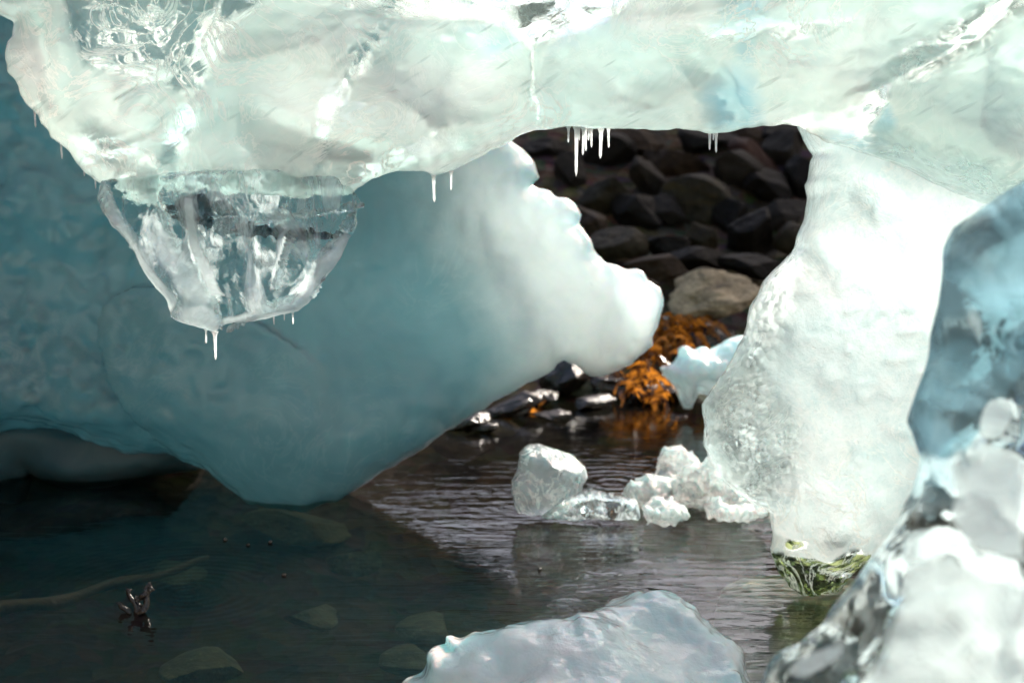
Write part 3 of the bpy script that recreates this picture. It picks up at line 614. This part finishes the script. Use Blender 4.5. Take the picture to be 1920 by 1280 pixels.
BL = [  # px, py, rx, ry, rot, material, label, angularity
 (1028, 280, 38, 26, -20, R_DARK, 'charcoal boulder behind the top left corner of the opening', 0.6),
 (1075, 330, 26, 36, 15, R_GREY, 'upright slate grey boulder left of the longest icicle tip', 0.6),
 (1192, 272, 54, 22, -8, R_BROWN, 'wide brown grey boulder at the top of the pile, behind the icicle cluster', 0.8),
 (1268, 312, 50, 30, -10, R_BROWN, 'brownish angular slab boulder in the middle of the top rows', 0.9),
 (1222, 345, 30, 46, 14, R_GREY, 'tall pale grey wedge boulder with a pointed top', 1.0),
 (1140, 375, 42, 54, 24, R_OLIVE, 'tall leaning olive grey boulder below the icicles', 0.9),
 (1312, 382, 60, 42, -22, R_STRIPE, 'large rounded boulder with a yellow green stripe', 0.3),
 (1378, 332, 56, 38, -30, R_GREY, 'big slanting grey boulder right of the brown slab', 0.9),
 (1424, 312, 58, 30, -35, R_RED, 'long reddish brown boulder sloping down to the right', 0.8),
 (1474, 298, 36, 44, 10, R_GREY, 'upright grey boulder by the right edge of the opening', 0.5),
 (1392, 262, 38, 20, 0, R_BROWN, 'small brown boulder under the pair of thin icicles', 0.6),
 (1104, 420, 26, 34, 28, R_BROWN, 'tan brown boulder against the scalloped edge of the blue iceberg', 0.4),
 (1158, 460, 48, 27, -6, R_OLIVE, 'smooth oval olive boulder low on the left of the pile', 0.0),
 (1242, 458, 40, 26, 8, R_DARK, 'flat dark boulder right of the smooth oval one', 0.7),
 (1322, 448, 36, 30, 0, R_OLIVE, 'dark greenish boulder under the striped one', 0.6),
 (1408, 440, 36, 38, 0, R_DARK, 'square dark boulder right of the greenish one', 0.8),
 (1470, 400, 46, 26, 12, R_GREY, 'slate boulder lying flat under the upright grey one', 0.7),
 (1484, 450, 30, 26, 0, R_OLIVE, 'olive boulder touching the edge of the white pillar', 0.4),
 (1305, 488, 62, 22, 4, R_DARK, 'long flat dark boulder just above the big tan one', 0.7),
 (1228, 506, 48, 20, 10, R_BROWN, 'flat brown slab with a pale tip, upper left of the tan boulder', 0.9),
 (1412, 498, 56, 20, -3, R_DARK, 'low dark boulder behind the right side of the big tan one', 0.6),
 (1216, 546, 24, 18, 0, R_BROWN, 'small brown stone left of the big tan boulder', 0.5),
 (1190, 400, 40, 34, 0, R_DARK, 'black boulder in the gap right of the leaning olive one', 0.6),
 (1250, 400, 34, 26, 0, R_DARK, 'black boulder under the pale wedge one', 0.6),
 (1130, 290, 50, 30, 12, R_DARK, 'dark boulder straight behind the icicle cluster', 0.6),
 (1320, 268, 50, 26, 6, R_DARK, 'dark boulder at the top between two brown ones', 0.6),
 (1450, 352, 44, 28, -10, R_DARK, 'dark boulder below the long reddish one', 0.6),
 (1460, 255, 40, 22, 0, R_DARK, 'dark boulder in the top right corner of the opening', 0.6),
 (1370, 405, 30, 28, 0, R_DARK, 'dark boulder right of the yellow green stripe', 0.6),
 (1510, 350, 34, 44, 0, R_DARK, 'dark boulder half hidden by the pillar top', 0.6),
]
def bank_d(y): return float(np.interp(y, [240, 500, 620, 760], [6.15, 5.0, 4.65, 4.3]))
for i, (x, y, rx, ry, rot, mt, lb, an) in enumerate(BL):
    boulder('boulder', x, y, rx*1.3, ry*1.35, rot, bank_d(y)-0.02, mt, lb, 100+i, an)
boulder('boulder', 1332, 556, 102, 52, 4, 4.72, R_WARM, 'big pale tan boulder with sunlit craggy top, right of the opening bottom', 227, 0.35, nz=0.28)
WETS = [(1330, 640, 70, 44, 0, 'black wet boulder in shade under the big tan one'), (1235, 610, 50, 30, 0, 'dark wet stone under the upper seaweed'),
        (1060, 712, 52, 40, 30, 'black jagged rock under the lower edge of the blue iceberg'), (1150, 722, 60, 26, -5, 'dark wet stone under the lower seaweed'),
        (960, 762, 60, 26, 18, 'low black rock at the waterline beside the iceberg'), (880, 790, 44, 22, 15, 'brown weedy rock at the waterline under the iceberg edge'),
        (1230, 735, 60, 26, 0, 'wet black stone left of the white knobbly ice block'), (1010, 745, 40, 22, 0, 'small black rock at the water edge below the jagged one'),
        (1110, 755, 46, 16, 0, 'flat black rock at the water edge under the lower seaweed'), (905, 800, 30, 12, 10, 'tiny brown rock awash just right of the weedy one'), (1040, 778, 50, 10, 0, 'thin brown stone barely above the water in front of the black rocks')]
for i, (x, y, rx, ry, rot, lb) in enumerate(WETS):
    boulder('shore_rock', x, y, rx, ry, rot, min(bank_d(y), GD(x, y+ry*0.55)), R_WET, lb, 300+i, 0.9, 'rock', 'wet rocks along the water edge', nz=0.2)
SUB = [(1000, 775, 60, 20, R_BROWN, 'brown stone awash near the far shore'), (930, 800, 46, 18, R_WARM, 'tan stone under shallow water behind the rounded chunk'), (870, 840, 60, 20, R_BROWN, 'submerged brown stone below the iceberg edge'),
       (1090, 790, 60, 20, R_OLIVE, 'flat olive stone awash left of the ice pile'), (560, 985, 110, 26, R_PALE, 'long pale submerged stone below the tip of the blue iceberg'), (660, 1052, 55, 26, R_PALE, 'round submerged stone in the middle of the dark water'),
       (590, 1160, 60, 24, R_PALE, 'greenish submerged stone near the bottom'), (800, 1180, 60, 26, R_PALE, 'grey submerged stone left of the white mound top'), (330, 1075, 60, 20, R_PALE, 'grey submerged stone behind the weed sprig'),
       (770, 1240, 60, 26, R_PALE, 'olive submerged stone beside the white mound'), (900, 1040, 70, 24, R_DARK, 'dark submerged stone in front of the rounded chunk'), (380, 1250, 80, 26, R_PALE, 'submerged stone at the bottom edge of the dark water'),
       (1230, 800, 60, 18, R_BROWN, 'brown stone under the water behind the ice pile')]
for i, (x, y, rx, ry, mt, lb) in enumerate(SUB):
    g_ = G(x, y, -0.10 if y > 900 else -0.03); d = float((g_-EYE)@FW)
    boulder('submerged_stone', x, y, rx, ry, 0, d, mt, lb, 400+i, 0.4, 'stone', 'stones under the shallow water', deep=1.6)

# ------------------------------------------------------------------ seaweed
m = M('kelp'); n = m.noise(30, 3, 0.6)
col = m.mix(m.ramp(n, [(0.35, 0), (0.65, 1)]), (0.04, 0.012, 0.003), (0.46, 0.17, 0.018))
nr = m.bump(n, 0.3, 0.01)
KELP = m.end(m.mixs(0.6, m.prin(Base_Color=col, Roughness=0.25, Normal=nr).outputs[0], m.node('ShaderNodeBsdfTranslucent', i_Color=col).outputs[0]))
def kelp(spots, seed):
    r = random.Random(seed); vs = []; fs = []
    for (x, y, sx, sy, n) in spots:
        for _ in range(int(n*0.75)):
            px = r.gauss(x, sx); py = r.gauss(y, sy); d = bank_d(py)-r.uniform(0.03, 0.14)
            p = P(px, py, d); an = r.uniform(0, 6.28); L = r.uniform(0.02, 0.06); wd = r.uniform(0.003, 0.008)
            dr = np.array([math.cos(an), 0.5*math.sin(an)-0.3, r.uniform(-0.9, 0.75)]); dr /= np.linalg.norm(dr)
            sd_ = np.cross(dr, [r.uniform(-1, 1), 1, r.uniform(-.4, .4)]); sd_ /= np.linalg.norm(sd_)
            b = len(vs); ns = 6
            for i in range(ns+1):
                t = i/ns; c = p+dr*L*t+np.array([0, 0, -0.5*L*t*t])+sd_*0.2*L*math.sin(4*t+an)
                ww = wd*(0.4+math.sin(math.pi*min(1, t*0.9+0.08))*(1+0.5*math.sin(17*t+an)))
                vs += [c-sd_*ww, c+sd_*ww]
            for i in range(ns): fs.append((b+2*i, b+2*i+1, b+2*i+3, b+2*i+2))
    return vs, fs
vs, fs = kelp([(1215, 612, 20, 9, 60), (1290, 610, 26, 9, 120), (1185, 655, 18, 8, 55), (1260, 632, 26, 9, 50), (1205, 700, 14, 16, 60), (1240, 735, 14, 10, 26), (1150, 690, 20, 6, 14), (1010, 770, 36, 5, 9), (865, 785, 14, 6, 7), (1225, 660, 14, 8, 24), (1190, 735, 10, 8, 14)], 4)
tag(link('seaweed', vs, fs, KELP), 'glistening orange brown seaweed heaped on the wet stones at the far shore', 'seaweed', kind='stuff')

# ------------------------------------------------------------------ small things in the dark water
m = M('driftwood_bark'); n = m.noise(1.0, 5, 0.6, vec=m.map((8, 60, 60)))
WOOD = m.end(m.prin(Base_Color=m.mix(n, (0.05, 0.038, 0.025), (0.16, 0.12, 0.075)), Roughness=0.7, Normal=m.bump(n, 0.6, 0.01)).outputs[0])
a_, b_ = G(-60, 1165, -0.015), G(390, 1052, -0.06); path = []; rad = []
for i in range(24):
    t = i/23; p = a_*(1-t)+b_*t+np.array([0, 0.012*math.sin(9*t), 0.006*math.sin(14*t)]); path.append(p); rad.append((0.013-0.007*t)*(1+0.15*math.sin(23*t)))
vs, fs = tube(path, rad, 12)
tag(link('driftwood', vs, fs, WOOD), 'pale brown driftwood stick slanting under the dark water at the far left', 'driftwood')
sprig = empty('weed_sprig', G(255, 1150), 'small dark red brown weed sprig poking out of the dark water with rings around it', 'seaweed')
for (x0, y0, x1, y1, w_) in ((255, 1150, 243, 1103, 4), (258, 1152, 262, 1120, 5), (262, 1120, 285, 1094, 4), (262, 1150, 286, 1100, 5), (240, 1150, 228, 1132, 4)):
    d = GD(255, 1150); p0, p1 = P(x0, y0, d), P(x1, y1, d+0.01)
    path = [p0+(p1-p0)*t+np.array([0.004*math.sin(6*t), 0, 0]) for t in np.linspace(0, 1, 8)]
    vs, fs = tube(path, [1.4*w_*d/FPX*(1-0.3*t+0.5*(t > 0.9)) for t in np.linspace(0, 1, 8)], 8)
    link('stem', vs, fs, R_WET, sprig)
for i, (x, y, lb) in enumerate(((421, 1010, 'tiny dark floating bit, leftmost of the row below the iceberg tip'), (466, 1020, 'tiny dark floating bit in the middle of the row below the iceberg tip'),
                         (507, 1016, 'tiny dark floating bit at the right end of the row below the iceberg tip'), (533, 1077, 'tiny dark floating bit alone in the middle of the dark water'),
                         (1013, 1065, 'tiny dark floating leaf bit above the white mound'))):
    boulder('floating_bit', x, y, 5, 3.5, 0, GD(x, y, 0.002), R_WET, lb, 500+i, 0.5, 'debris', 'dark bits floating on the water', nz=0.3)
